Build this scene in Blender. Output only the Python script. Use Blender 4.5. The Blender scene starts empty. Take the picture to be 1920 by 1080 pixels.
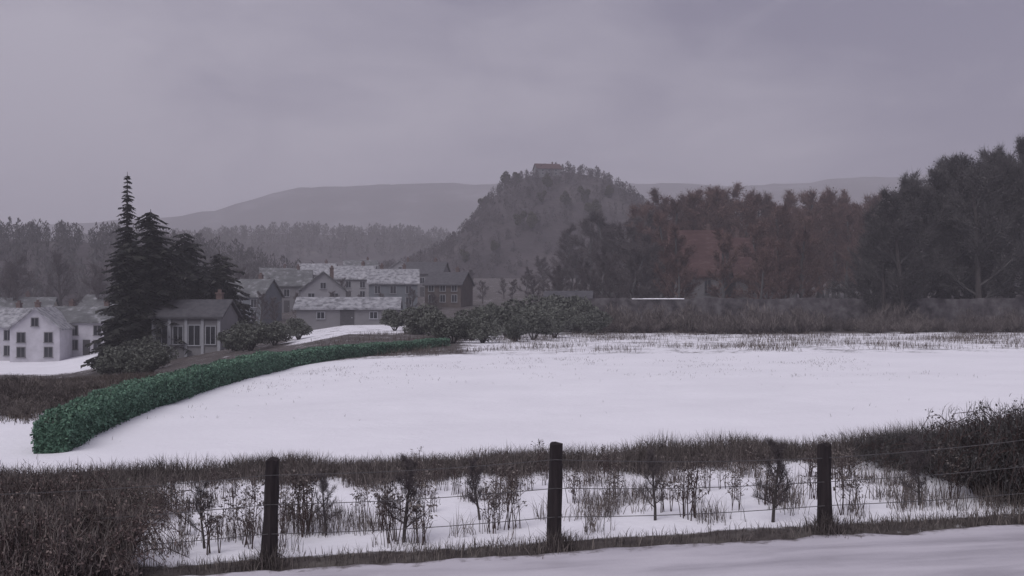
import bpy, math, random
import numpy as np
from mathutils import Vector, Matrix

R = math.radians
rng = np.random.default_rng(7)
random.seed(11)
sc = bpy.context.scene
col = sc.collection

# ------------------------------------------------------------------ camera
F = 2059.0          # focal length in photo pixels (photo 1920 wide)
HY = 560.0          # horizon row in the photo
CH = 3.0            # eye height above the road: seat of a coach
cam_d = bpy.data.cameras.new('camera')
cam = bpy.data.objects.new('camera', cam_d)
col.objects.link(cam)
cam_d.sensor_width = 36.0
cam_d.lens = 36.0 * F / 1920.0
cam_d.clip_start = 0.1
cam_d.clip_end = 20000
cam.location = (0, 0, CH)
cam.rotation_euler = (R(90) + math.atan((HY - 540.0) / F), 0, 0)
sc.camera = cam

# ------------------------------------------------------------------ world: overcast sky
SUN_EL, SUN_ROT = 52.0, 215.0
w = bpy.data.worlds.new('World')
sc.world = w
w.use_nodes = True
nt = w.node_tree
nt.nodes.clear()
out = nt.nodes.new('ShaderNodeOutputWorld')
bg = nt.nodes.new('ShaderNodeBackground')
sky = nt.nodes.new('ShaderNodeTexSky')
sky.sky_type = 'NISHITA'
sky.sun_disc = False
sky.sun_elevation = R(SUN_EL)
sky.sun_rotation = R(SUN_ROT)
sky.dust_density = 4.0
hs = nt.nodes.new('ShaderNodeHueSaturation')
hs.inputs['Saturation'].default_value = 0.25
hs.inputs['Value'].default_value = 0.5
tc = nt.nodes.new('ShaderNodeTexCoord')
mp = nt.nodes.new('ShaderNodeMapping')
mp.inputs['Scale'].default_value = (1.0, 1.0, 2.6)
mp.inputs['Location'].default_value = (13.7, 7.3, 4.1)
no = nt.nodes.new('ShaderNodeTexNoise')
no.inputs['Scale'].default_value = 1.25
no.inputs['Detail'].default_value = 7.0
no.inputs['Roughness'].default_value = 0.5
no.inputs['Distortion'].default_value = 0.35
cr = nt.nodes.new('ShaderNodeValToRGB')
cr.color_ramp.elements[0].position = 0.36
cr.color_ramp.elements[0].color = (0.138, 0.132, 0.205, 1)
cr.color_ramp.elements[1].position = 0.62
cr.color_ramp.elements[1].color = (0.375, 0.355, 0.42, 1)
sc10 = nt.nodes.new('ShaderNodeVectorMath')
sc10.operation = 'SCALE'
sc10.inputs['Scale'].default_value = 10.0
mx = nt.nodes.new('ShaderNodeMix')
mx.data_type = 'RGBA'
mx.inputs[0].default_value = 0.9
L = nt.links.new
L(tc.outputs['Generated'], mp.inputs['Vector'])
L(mp.outputs['Vector'], no.inputs['Vector'])
no2 = nt.nodes.new('ShaderNodeTexNoise')
no2.inputs['Scale'].default_value = 7.0
no2.inputs['Detail'].default_value = 8.0
no2.inputs['Roughness'].default_value = 0.62
no2.inputs['Distortion'].default_value = 0.6
L(mp.outputs['Vector'], no2.inputs['Vector'])
nm = nt.nodes.new('ShaderNodeMath'); nm.operation = 'MULTIPLY_ADD'
nm.inputs[1].default_value = 0.28
ns = nt.nodes.new('ShaderNodeMath'); ns.operation = 'SUBTRACT'; ns.inputs[1].default_value = 0.14
L(no.outputs['Fac'], ns.inputs[0])
L(no2.outputs['Fac'], nm.inputs[0]); L(ns.outputs[0], nm.inputs[2])
L(nm.outputs[0], cr.inputs['Fac'])
L(cr.outputs['Color'], sc10.inputs[0])
L(sky.outputs['Color'], hs.inputs['Color'])
L(hs.outputs['Color'], mx.inputs[6])
L(sc10.outputs['Vector'], mx.inputs[7])
L(mx.outputs[2], bg.inputs['Color'])
bg.inputs['Strength'].default_value = 0.1
L(bg.outputs['Background'], out.inputs['Surface'])

sun_d = bpy.data.lights.new('sun', 'SUN')
sun_d.energy = 1.4
sun_d.angle = R(50)
sun_d.color = (1.0, 0.97, 0.985)
sun = bpy.data.objects.new('sun', sun_d)
col.objects.link(sun)
# sun azimuth like the sky's: behind the camera, to its left
sa = R(SUN_ROT)
sdir = Vector((math.sin(sa) * math.cos(R(SUN_EL)), math.cos(sa) * math.cos(R(SUN_EL)), math.sin(R(SUN_EL))))
sun.rotation_euler = sdir.to_track_quat('Z', 'Y').to_euler()
sun.location = (0, 0, 300)

vs = sc.view_settings
vs.view_transform = 'Standard'
vs.look = 'None'
vs.gamma = 1.0
vs.exposure = 0.38
vs.use_curve_mapping = False
sc.cycles.use_denoising = True
sc.cycles.volume_bounces = 1
sc.cycles.max_bounces = 6
sc.cycles.transparent_max_bounces = 8

# ------------------------------------------------------------------ helpers
def tag(o, label=None, cat=None, group=None, kind=None):
    if label: o['label'] = label
    if cat: o['category'] = cat
    if group: o['group'] = group
    if kind: o['kind'] = kind
    return o

def mesh_np(name, V, Fc, smooth=False):
    """V (n,3), Fc (m,k) same k"""
    V = np.asarray(V, dtype=np.float32).reshape(-1, 3)
    Fc = np.asarray(Fc, dtype=np.int32)
    k = Fc.shape[1]
    me = bpy.data.meshes.new(name)
    me.vertices.add(len(V)); me.vertices.foreach_set('co', V.ravel())
    me.loops.add(Fc.size); me.loops.foreach_set('vertex_index', Fc.ravel())
    me.polygons.add(len(Fc))
    me.polygons.foreach_set('loop_start', np.arange(0, Fc.size, k, dtype=np.int32))
    me.update(calc_edges=True)
    if smooth:
        me.polygons.foreach_set('use_smooth', np.ones(len(Fc), dtype=bool))
    return me

def link(name, me, mt, parent=None, loc=(0, 0, 0), rz=0.0):
    o = bpy.data.objects.new(name, me)
    col.objects.link(o)
    if me is not None and mt is not None and not me.materials:
        me.materials.append(mt)
    o.location = loc
    o.rotation_euler = (0, 0, rz)
    o.parent = parent
    return o

def empty(name, loc=(0, 0, 0), rz=0.0):
    return link(name, None, None, None, loc, rz)

class MB:
    def __init__(s): s.v = []; s.f = []
    def quad(s, a, b, c, d):
        n = len(s.v); s.v += [tuple(a), tuple(b), tuple(c), tuple(d)]; s.f.append((n, n+1, n+2, n+3))
    def tri(s, a, b, c):
        n = len(s.v); s.v += [tuple(a), tuple(b), tuple(c)]; s.f.append((n, n+1, n+2))
    def poly(s, pts):
        n = len(s.v); s.v += [tuple(p) for p in pts]; s.f.append(tuple(range(n, n+len(pts))))
    def box(s, x0, x1, y0, y1, z0, z1):
        n = len(s.v)
        s.v += [(x, y, z) for z in (z0, z1) for y in (y0, y1) for x in (x0, x1)]
        s.f += [tuple(n+i for i in q) for q in ((0,2,3,1),(4,5,7,6),(0,1,5,4),(2,6,7,3),(0,4,6,2),(1,3,7,5))]
    def prism(s, pts, off):
        """closed slab: polygon pts extruded by vector off"""
        k = len(pts); n = len(s.v); off = Vector(off)
        s.v += [tuple(p) for p in pts] + [tuple(Vector(p)+off) for p in pts]
        s.f.append(tuple(range(n+k-1, n-1, -1))); s.f.append(tuple(range(n+k, n+2*k)))
        for i in range(k):
            j = (i+1) % k
            s.f.append((n+i, n+j, n+k+j, n+k+i))
    def ring(s, c, d, r, n):
        d = Vector(d).normalized()
        a = d.orthogonal().normalized(); b = d.cross(a)
        i0 = len(s.v)
        for i in range(n):
            t = 2*math.pi*i/n
            s.v.append(tuple(Vector(c) + a*(r*math.cos(t)) + b*(r*math.sin(t))))
        return i0
    def tube(s, pts, rads, n=5, cap=True):
        pts = [Vector(p) for p in pts]
        d0 = (pts[1]-pts[0]).normalized()
        a = d0.orthogonal().normalized()
        prev = None
        for i, p in enumerate(pts):
            d = (pts[min(i+1, len(pts)-1)] - pts[max(i-1, 0)]).normalized()
            a = (a - d*a.dot(d)).normalized(); b = d.cross(a)
            i0 = len(s.v)
            for k in range(n):
                t = 2*math.pi*k/n
                s.v.append(tuple(p + a*(rads[i]*math.cos(t)) + b*(rads[i]*math.sin(t))))
            if prev is not None:
                for k in range(n):
                    s.f.append((prev+k, prev+(k+1) % n, i0+(k+1) % n, i0+k))
            elif cap:
                s.f.append(tuple(i0+k for k in range(n-1, -1, -1)))
            prev = i0
        if cap: s.f.append(tuple(prev+k for k in range(n)))
    def mesh(s, name, smooth=False):
        me = bpy.data.meshes.new(name)
        me.from_pydata(s.v, [], s.f)
        if smooth:
            me.polygons.foreach_set('use_smooth', np.ones(len(me.polygons), dtype=bool))
        me.update()
        return me
    def build(s, name, mt, parent=None, loc=(0, 0, 0), rz=0.0, smooth=False):
        return link(name, s.mesh(name, smooth), mt, parent, loc, rz)

def copy_tree(o, parent=None):
    c = o.copy(); col.objects.link(c); c.parent = parent
    for ch in list(o.children):
        copy_tree(ch, c)
    return c

def sstep(a, b, t):
    t = np.clip((np.asarray(t, dtype=float)-a)/(b-a), 0, 1)
    return t*t*(3-2*t)

_perm = np.random.default_rng(3).random((256, 256))
def vnoise(x, y):
    x = np.asarray(x, dtype=float); y = np.asarray(y, dtype=float)
    xi = np.floor(x).astype(int); yi = np.floor(y).astype(int)
    fx = x-xi; fy = y-yi
    fx = fx*fx*(3-2*fx); fy = fy*fy*(3-2*fy)
    g = lambda a, b: _perm[a & 255, b & 255]
    return (g(xi, yi)*(1-fx)+g(xi+1, yi)*fx)*(1-fy)+(g(xi, yi+1)*(1-fx)+g(xi+1, yi+1)*fx)*fy
def fbm(x, y, o=4):
    s = 0; a = 0.5
    for i in range(o):
        s = s+a*vnoise(np.asarray(x)*2**i+17*i, np.asarray(y)*2**i+31*i); a *= 0.5
    return s   # about 0..1

# ------------------------------------------------------------------ terrain height
def terr(x, y):
    x = np.asarray(x, dtype=float); y = np.asarray(y, dtype=float)
    s = np.interp(y, [0, 14, 21, 56, 100], [.055, .055, .036, .012, 0])
    z = s*30*np.tanh(x/30)
    px = 960+F*x/np.maximum(y, 20)
    D = np.interp(px, [100, 300, 450, 650], [5.2, 3.2, 1.7, 0])
    z = z-D*sstep(36, 105, y)
    z = z+0.045*np.clip(y-170, 0, 430)
    z = z+7*sstep(1500, 2050, px)*sstep(95, 170, y)
    z = z+(fbm(x*0.11, y*0.11, 4)-0.45)*0.34*sstep(18, 30, y)
    z = z+(fbm(x*0.9+5, y*0.9, 3)-0.45)*0.10*sstep(13.2, 14, y)*(1-sstep(40, 60, y))
    return z

def tz(x, y): return float(terr(x, y))

def hit(px, py, y0=8.0, y1=900.0):
    """the ground point seen at photo pixel (px, py)"""
    ys = np.geomspace(y0, y1, 3000)
    xs = (px-960)/F*ys
    zr = CH+(HY-py)/F*ys
    d = zr-terr(xs, ys)
    i = np.argmax(d < 0)
    if d[i] >= 0: i = len(ys)-1
    return Vector((xs[i], ys[i], float(terr(xs[i], ys[i]))))

def gx(px, Y): return (px-960)/F*Y
def gz(py, Y): return CH+(HY-py)/F*Y
def on_ground(px, Y):
    x = gx(px, Y); return Vector((x, Y, tz(x, Y)))

# ------------------------------------------------------------------ materials
def new_mat(name):
    m = bpy.data.materials.new(name); m.use_nodes = True
    n = m.node_tree; b = n.nodes['Principled BSDF']
    return m, n, b

def ramp(n, fac, stops):
    r = n.nodes.new('ShaderNodeValToRGB')
    e = r.color_ramp.elements
    while len(e) < len(stops): e.new(0.5)
    for el, (p, c) in zip(e, stops):
        el.position = p; el.color = (*c, 1)
    n.links.new(fac, r.inputs['Fac'])
    return r.outputs['Color']

def noise(n, scale, detail=5, rough=0.55, vec=None, dist=0.0):
    t = n.nodes.new('ShaderNodeTexNoise')
    t.inputs['Scale'].default_value = scale; t.inputs['Detail'].default_value = detail
    t.inputs['Roughness'].default_value = rough; t.inputs['Distortion'].default_value = dist
    if vec is not None: n.links.new(vec, t.inputs['Vector'])
    return t.outputs['Fac']

def objco(n, scale=(1, 1, 1)):
    t = n.nodes.new('ShaderNodeTexCoord'); m = n.nodes.new('ShaderNodeMapping')
    m.inputs['Scale'].default_value = scale
    n.links.new(t.outputs['Object'], m.inputs['Vector'])
    return m.outputs['Vector']

def bump(n, b, h, strength=0.3, dist=0.02):
    bu = n.nodes.new('ShaderNodeBump')
    bu.inputs['Strength'].default_value = strength; bu.inputs['Distance'].default_value = dist
    n.links.new(h, bu.inputs['Height']); n.links.new(bu.outputs['Normal'], b.inputs['Normal'])

def surf(name, stops, scale=3.0, rough=0.85, bs=0.3, bd=0.02, vscale=(1, 1, 1), detail=6):
    m, n, b = new_mat(name)
    v = objco(n, vscale)
    f = noise(n, scale, detail, 0.6, v)
    n.links.new(ramp(n, f, stops), b.inputs['Base Color'])
    b.inputs['Roughness'].default_value = rough
    b.inputs['Specular IOR Level'].default_value = 0.25
    if bs: bump(n, b, noise(n, scale*4, 4, 0.6, v), bs, bd)
    return m

def leafy(name, stops, rough=0.8, sheen=0.0):
    """leaves, blades and twigs: every island takes its own shade"""
    m, n, b = new_mat(name)
    g = n.nodes.new('ShaderNodeNewGeometry')
    oi = n.nodes.new('ShaderNodeObjectInfo')
    mixn = n.nodes.new('ShaderNodeMath'); mixn.operation = 'MULTIPLY_ADD'
    mixn.inputs[1].default_value = 0.75
    m2 = n.nodes.new('ShaderNodeMath'); m2.operation = 'MULTIPLY'; m2.inputs[1].default_value = 0.25
    n.links.new(oi.outputs['Random'], m2.inputs[0])
    n.links.new(g.outputs['Random Per Island'], mixn.inputs[0])
    n.links.new(m2.outputs[0], mixn.inputs[2])
    n.links.new(ramp(n, mixn.outputs[0], stops), b.inputs['Base Color'])
    b.inputs['Roughness'].default_value = rough
    b.inputs['Specular IOR Level'].default_value = 0.15
    return m

SNOW = (0.84, 0.83, 0.875)
def ground_mat():
    m, n, b = new_mat('snowy_ground')
    v = objco(n)
    at = n.nodes.new('ShaderNodeAttribute'); at.attribute_name = 'cover'
    f1 = noise(n, 0.55, 8, 0.62, v, 0.4)
    f2 = noise(n, 5.0, 6, 0.65, v)
    a = n.nodes.new('ShaderNodeMath'); a.operation = 'MULTIPLY_ADD'; a.inputs[1].default_value = 0.8
    n.links.new(f2, a.inputs[0])
    a0 = n.nodes.new('ShaderNodeMath'); a0.operation = 'MULTIPLY'; a0.inputs[1].default_value = 0.9
    n.links.new(f1, a0.inputs[0]); n.links.new(a0.outputs[0], a.inputs[2])
    s = n.nodes.new('ShaderNodeMath'); s.operation = 'ADD'
    n.links.new(a.outputs[0], s.inputs[0]); n.links.new(at.outputs['Fac'], s.inputs[1])
    mr = n.nodes.new('ShaderNodeMapRange'); mr.interpolation_type = 'SMOOTHSTEP'
    mr.inputs[1].default_value = 1.22; mr.inputs[2].default_value = 1.48
    n.links.new(s.outputs[0], mr.inputs[0])
    soil = ramp(n, noise(n, 2.2, 8, 0.7, v), [(0.32, (0.038, 0.031, 0.031)), (0.5, (0.075, 0.064, 0.061)), (0.7, (0.13, 0.118, 0.108))])
    sn = ramp(n, noise(n, 0.22, 5, 0.55, v), [(0.32, (0.79, 0.78, 0.825)), (0.62, SNOW)])
    mix = n.nodes.new('ShaderNodeMix'); mix.data_type = 'RGBA'
    n.links.new(mr.outputs[0], mix.inputs[0]); n.links.new(soil, mix.inputs[6]); n.links.new(sn, mix.inputs[7])
    n.links.new(mix.outputs[2], b.inputs['Base Color'])
    b.inputs['Roughness'].default_value = 0.75
    b.inputs['Specular IOR Level'].default_value = 0.2
    hh = n.nodes.new('ShaderNodeMath'); hh.operation = 'MULTIPLY_ADD'; hh.inputs[1].default_value = 0.35
    n.links.new(f2, hh.inputs[0]); n.links.new(f1, hh.inputs[2])
    bump(n, b, hh.outputs[0], 0.5, 0.16)
    return m
M_ground = ground_mat()

def road_mat():
    m, n, b = new_mat('slushy_asphalt')
    v = objco(n, (0.35, 1.6, 1))
    v2 = objco(n)
    f = noise(n, 1.3, 8, 0.6, v, 0.3)
    c = ramp(n, f, [(0.28, (0.36, 0.34, 0.38)), (0.5, (0.50, 0.475, 0.52)), (0.72, (0.58, 0.555, 0.60))])
    at = n.nodes.new('ShaderNodeAttribute'); at.attribute_name = 'edge'
    fm = noise(n, 5.0, 8, 0.7, v2)
    ad = n.nodes.new('ShaderNodeMath'); ad.operation = 'MULTIPLY_ADD'; ad.inputs[1].default_value = 1.1
    n.links.new(fm, ad.inputs[0]); n.links.new(at.outputs['Fac'], ad.inputs[2])
    mr = n.nodes.new('ShaderNodeMapRange'); mr.interpolation_type = 'SMOOTHSTEP'
    mr.inputs[1].default_value = 0.33; mr.inputs[2].default_value = 0.60
    n.links.new(ad.outputs[0], mr.inputs[0])
    mud = n.nodes.new('ShaderNodeMix'); mud.data_type = 'RGBA'
    n.links.new(mr.outputs[0], mud.inputs[0]); n.links.new(c, mud.inputs[6]); mud.inputs[7].default_value = (0.13, 0.112, 0.112, 1)
    c = mud.outputs[2]
    n.links.new(c, b.inputs['Base Color'])
    n.links.new(ramp(n, f, [(0.35, (0.35,)*3), (0.65, (0.7,)*3)]), b.inputs['Roughness'])
    b.inputs['Specular IOR Level'].default_value = 0.3
    bump(n, b, noise(n, 22, 5, 0.6, v2), 0.35, 0.012)
    return m
M_road = road_mat()
M_hill = surf('wooded_hillside', [(0.30, (0.034, 0.028, 0.032)), (0.52, (0.062, 0.052, 0.056)), (0.66, (0.10, 0.088, 0.088)), (0.80, (0.26, 0.25, 0.27))], 0.035, 0.95, 0.6, 3.0, detail=10)
M_ridge = surf('far_wooded_ridge', [(0.32, (0.04, 0.033, 0.037)), (0.55, (0.075, 0.065, 0.07)), (0.78, (0.20, 0.19, 0.21))], 0.012, 0.95, 0.6, 6.0, detail=10)
M_post = surf('weathered_dark_timber', [(0.3, (0.016, 0.012, 0.014)), (0.6, (0.034, 0.027, 0.028)), (0.8, (0.075, 0.062, 0.06))], 9.0, 0.9, 0.6, 0.02, (1, 1, 0.12))
M_wire = surf('dull_wire', [(0.3, (0.05, 0.05, 0.055)), (0.7, (0.12, 0.11, 0.11))], 30, 0.6, 0)
M_bark = surf('wet_bark', [(0.3, (0.038, 0.032, 0.032)), (0.7, (0.085, 0.075, 0.073))], 4, 0.9, 0.4, 0.03, (1, 1, 0.2))
M_barkg = surf('grey_bark', [(0.3, (0.07, 0.068, 0.07)), (0.7, (0.14, 0.14, 0.14))], 4, 0.9, 0.4, 0.03, (1, 1, 0.2))
M_twig_red = leafy('russet_twigs_and_dead_leaves', [(0.0, (0.074, 0.046, 0.044)), (0.5, (0.140, 0.087, 0.080)), (1.0, (0.20, 0.135, 0.112))])
M_twig_dark = leafy('dark_winter_twigs', [(0.0, (0.042, 0.038, 0.040)), (0.6, (0.075, 0.070, 0.070)), (1.0, (0.115, 0.112, 0.108))])
M_twig_grey = leafy('mauve_grey_twigs', [(0.0, (0.052, 0.044, 0.048)), (0.6, (0.094, 0.081, 0.084)), (1.0, (0.14, 0.124, 0.12))])
M_olive = leafy('olive_foliage', [(0.0, (0.038, 0.036, 0.022)), (0.6, (0.065, 0.062, 0.036)), (1.0, (0.095, 0.092, 0.055))])
M_needle = leafy('dark_spruce_needles', [(0.0, (0.010, 0.011, 0.011)), (0.6, (0.025, 0.026, 0.024)), (1.0, (0.055, 0.055, 0.046))])
M_shrubgreen = leafy('dull_evergreen_leaves', [(0.0, (0.064, 0.068, 0.060)), (0.6, (0.122, 0.130, 0.112)), (1.0, (0.185, 0.19, 0.165))])
M_hedge = leafy('blue_green_hedge_leaves', [(0.0, (0.060, 0.112, 0.082)), (0.5, (0.122, 0.222, 0.158)), (0.84, (0.185, 0.30, 0.215)), (1.0, (0.15, 0.12, 0.09))], 0.7)
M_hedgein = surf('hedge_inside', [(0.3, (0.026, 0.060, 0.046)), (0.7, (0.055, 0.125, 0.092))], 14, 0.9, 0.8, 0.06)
M_deadgrass = leafy('dead_grass', [(0.0, (0.050, 0.039, 0.037)), (0.45, (0.088, 0.072, 0.066)), (0.8, (0.135, 0.115, 0.10)), (1.0, (0.21, 0.185, 0.155))])
M_darkgrass = leafy('dark_dead_grass', [(0.0, (0.055, 0.046, 0.046)), (0.6, (0.125, 0.107, 0.102)), (1.0, (0.25, 0.22, 0.20))])
M_bramble = leafy('bramble_leaves', [(0.0, (0.085, 0.060, 0.058)), (0.5, (0.165, 0.125, 0.118)), (0.92, (0.25, 0.205, 0.185)), (1.0, (0.10, 0.14, 0.09))])
M_cane = surf('bramble_canes', [(0.3, (0.035, 0.022, 0.022)), (0.7, (0.08, 0.055, 0.05))], 12, 0.8, 0)
M_stone = surf('grey_wall_stone', [(0.34, (0.045, 0.040, 0.045)), (0.5, (0.095, 0.086, 0.092)), (0.66, (0.16, 0.15, 0.155))], 1.1, 0.95, 0.7, 0.08)
M_snow = surf('settled_snow', [(0.3, (0.74, 0.735, 0.77)), (0.7, SNOW)], 1.5, 0.8, 0.25, 0.05)
def wallm(nm, c, k=0.82):
    return surf(nm, [(0.3, tuple(k*x for x in c)), (0.7, c)], 0.8, 0.9, 0.15, 0.02)
M_white = wallm('white_render', (0.53, 0.515, 0.56), 0.72)
M_cream = wallm('cream_render', (0.46, 0.43, 0.38), 0.85)
M_greyw = wallm('grey_render', (0.205, 0.20, 0.21))
M_palegrey = wallm('pale_grey_render', (0.31, 0.305, 0.325))
M_blue = wallm('blue_grey_render', (0.19, 0.205, 0.225))
M_brownw = wallm('brown_timber_wall', (0.12, 0.098, 0.09), 0.6)
M_trim = wallm('pale_trim', (0.34, 0.345, 0.37))
M_redroof = surf('red_brown_tiles', [(0.3, (0.055, 0.030, 0.030)), (0.55, (0.082, 0.044, 0.042)), (0.72, (0.14, 0.10, 0.10))], 0.8, 0.85, 0.5, 0.05, (1, 3, 3))
M_greyroof = surf('grey_roof_dusted_with_snow', [(0.35, (0.085, 0.088, 0.092)), (0.55, (0.135, 0.138, 0.142)), (0.72, (0.34, 0.34, 0.36))], 0.9, 0.85, 0.4, 0.05)
M_snowroof = surf('snow_covered_roof', [(0.34, (0.12, 0.12, 0.13)), (0.5, (0.27, 0.27, 0.29)), (0.68, (0.40, 0.40, 0.42))], 1.6, 0.85, 0.3, 0.05)
M_darkroof = surf('dark_slate', [(0.3, (0.045, 0.045, 0.052)), (0.7, (0.095, 0.092, 0.10))], 2.0, 0.7, 0.4, 0.04)
M_brick = surf('chimney_brick', [(0.3, (0.10, 0.07, 0.065)), (0.7, (0.18, 0.13, 0.12))], 5, 0.9, 0.4)
M_door = surf('dark_painted_door', [(0.3, (0.05, 0.05, 0.055)), (0.7, (0.08, 0.075, 0.08))], 5, 0.6, 0)
def glass():
    m, n, b = new_mat('window_glass')
    b.inputs['Base Color'].default_value = (0.022, 0.024, 0.03, 1)
    b.inputs['Roughness'].default_value = 0.12
    return m
M_glass = glass()

# ------------------------------------------------------------------ ground
def fence_y(x): return 13.2+0.03*x
def road_edge(x): return fence_y(x)-0.30+0.24*(fbm(np.asarray(x)*1.1, 3.3, 4)-0.45)*2

def field_far(px):   # far edge of the snow field, as photo rows
    return np.interp(px, [250, 300, 420, 560, 700, 830, 1100, 1500, 1920], [775, 757, 719, 684, 673, 668, 664, 662, 660])

def snow_cover(x, y):
    z = terr(x, y)
    px = 960+F*x/np.maximum(y, 1)
    py = HY+(CH-z)*F/np.maximum(y, 1)
    fy = fence_y(x)
    c = np.full(np.shape(x), 0.30)                               # beyond: patchy
    nearedge = np.interp(px, [0, 900, 1500, 1920], [21.0, 20.9, 20.6, 20.1])
    field = sstep(-1.2, 0.6, y-nearedge)*sstep(-10, 10, py-field_far(px))*(y < 95)
    c = c+(1.0-c)*field
    # strip between fence and field: drifts of snow below, dead grass above
    strip = (1-sstep(-0.8, 0.4, y-nearedge))
    drift = 0.80*sstep(fy+0.05, fy+0.60, y)*(1-sstep(18.8, 19.8, y))+0.24
    drift = drift*sstep(180, 300, px)
    c = c*(1-strip)+strip*drift
    # snow among the white houses down at the left, and the bank at the picture's left edge
    a = sstep(112, 122, y)*(1-sstep(165, 200, y))*(1-sstep(260, 420, px))
    c = np.maximum(c, 0.85*a)
    b = sstep(788, 800, py)*(1-sstep(872, 890, py))*(1-sstep(70, 130, px))*(y < 40)
    c = np.maximum(c, 0.9*b)
    # snowy open ground in front of the middle houses
    d = sstep(500, 560, px)*(1-sstep(740, 800, px))*sstep(85, 95, y)*(1-sstep(150, 170, y))
    c = np.maximum(c, 0.62*d)
    e = sstep(800, 900, px)*sstep(54, 58, y)*(1-sstep(90, 108, y))
    c = np.maximum(c, 0.60*e)
    return np.clip(c, 0, 1.2)

rows = np.concatenate([np.linspace(-60, 8, 14), np.linspace(8.3, 24, 90), np.geomspace(24.3, 130, 110), np.geomspace(133, 3600, 60)])
u = np.linspace(-1, 1, 241)
uu = 0.22*u+0.78*u**3
Y = np.repeat(rows[:, None], len(u), 1)
X = uu[None, :]*(45+1.02*np.maximum(Y, 0))
Z = terr(X, Y)
Z = Z-0.07*(1-sstep(road_edge(X)+0.0, road_edge(X)+0.22, Y))
V = np.stack([X, Y, Z], -1).reshape(-1, 3)
nr, nc = Y.shape
ii = (np.arange(nr-1)[:, None]*nc+np.arange(nc-1)[None, :]).ravel()
Fq = np.stack([ii, ii+1, ii+nc+1, ii+nc], -1)
me = mesh_np('ground', V, Fq, True)
at = me.attributes.new('cover', 'FLOAT', 'POINT')
at.data.foreach_set('value', snow_cover(X, Y).astype(np.float32).ravel())
tag(link('ground', me, M_ground), kind='structure')

# road: slightly uneven sheet with a ragged far edge
rx = np.concatenate([np.linspace(-60, -14, 24), np.linspace(-13.8, 13.8, 190), np.linspace(14, 60, 24)])
tv = np.concatenate([np.linspace(0, .9, 26), np.linspace(.91, 1, 22)])
RX = np.repeat(rx[None, :], len(tv), 0)
RE = road_edge(rx)+0.22*(fbm(rx*4.5, 9.1, 4)-0.45)
RY = -4+(RE[None, :]+4)*tv[:, None]
RZ = terr(RX, RY)+0.012*(fbm(RX*0.8, RY*0.8, 3)-0.45)
RZ[-1, :] -= 0.05
nr, nc = RX.shape
ii = (np.arange(nr-1)[:, None]*nc+np.arange(nc-1)[None, :]).ravel()
me = mesh_np('road', np.stack([RX, RY, RZ], -1).reshape(-1, 3), np.stack([ii, ii+1, ii+nc+1, ii+nc], -1), True)
at = me.attributes.new('edge', 'FLOAT', 'POINT')
at.data.foreach_set('value', (RY-RE[None, :]).astype(np.float32).ravel())
tag(link('road', me, M_road), kind='structure')

# ------------------------------------------------------------------ hills
def hill(name, prof, Yc, depth, mat, xr, nx=160, ny=40, rough=0.06, base=-8):
    ppx = np.array([p[0] for p in prof], float); ppy = np.array([p[1] for p in prof], float)
    xs = np.linspace(xr[0], xr[1], nx)
    top = gz(np.interp(960+F*xs/Yc, ppx, ppy), Yc)
    v = np.linspace(-1, 1, ny)
    Xh = np.repeat(xs[None, :], ny, 0); Yh = Yc+depth*np.repeat(v[:, None], nx, 1)
    prof_y = np.cos(v*math.pi/2)**0.9
    g0 = terr(Xh, Yh)+base
    H = g0+(top[None, :]-g0)*prof_y[:, None]
    sc_ = 9.0/depth
    H = H+(fbm(Xh*sc_, Yh*sc_, 5)-0.47)*rough*depth*prof_y[:, None]
    ii = (np.arange(ny-1)[:, None]*nx+np.arange(nx-1)[None, :]).ravel()
    me = mesh_np(name, np.stack([Xh, Yh, H], -1).reshape(-1, 3), np.stack([ii, ii+1, ii+nx+1, ii+nx], -1), True)
    tag(link(name, me, mat), kind='structure')
    def hz(x, y):
        i = np.clip((x-xs[0])/(xs[1]-xs[0]), 0, nx-1.001); j = np.clip(((y-Yc)/depth+1)/2*(ny-1), 0, ny-1.001)
        i0 = i.astype(int); j0 = j.astype(int); a = i-i0; b = j-j0
        return (H[j0, i0]*(1-a)+H[j0, i0+1]*a)*(1-b)+(H[j0+1, i0]*(1-a)+H[j0+1, i0+1]*a)*b
    return hz
hz_far = hill('far_ridge', [(-900, 430), (0, 428), (300, 415), (440, 398), (520, 372), (580, 356), (700, 352), (880, 350), (1000, 345), (1200, 350), (1400, 352), (1700, 330), (2100, 310), (3000, 300)], 2300, 600, M_ridge, (-2400, 2400), 220, 40, 0.03)
hz_mid = hill('middle_ridge', [(-900, 490), (0, 470), (300, 458), (440, 448), (560, 442), (700, 446), (820, 452), (950, 475), (1200, 480), (1700, 470), (3000, 460)], 900, 260, M_hill, (-950, 950), 220, 40, 0.035)
hz_cen = hill('round_hill', [(520, 545), (700, 520), (780, 502), (850, 466), (890, 418), (918, 378), (952, 350), (1000, 334), (1060, 326), (1115, 334), (1160, 360), (1200, 392), (1260, 420), (1340, 470), (1500, 520), (1700, 545)], 520, 130, M_hill, (-130, 200), 160, 50, 0.03)
hz_left = hill('wooded_slope', [(-900, 420), (-200, 436), (0, 452), (120, 456), (250, 460), (380, 474), (460, 498), (540, 524), (640, 545), (760, 560)], 400, 110, M_hill, (-420, -40), 160, 40, 0.03)

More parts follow.
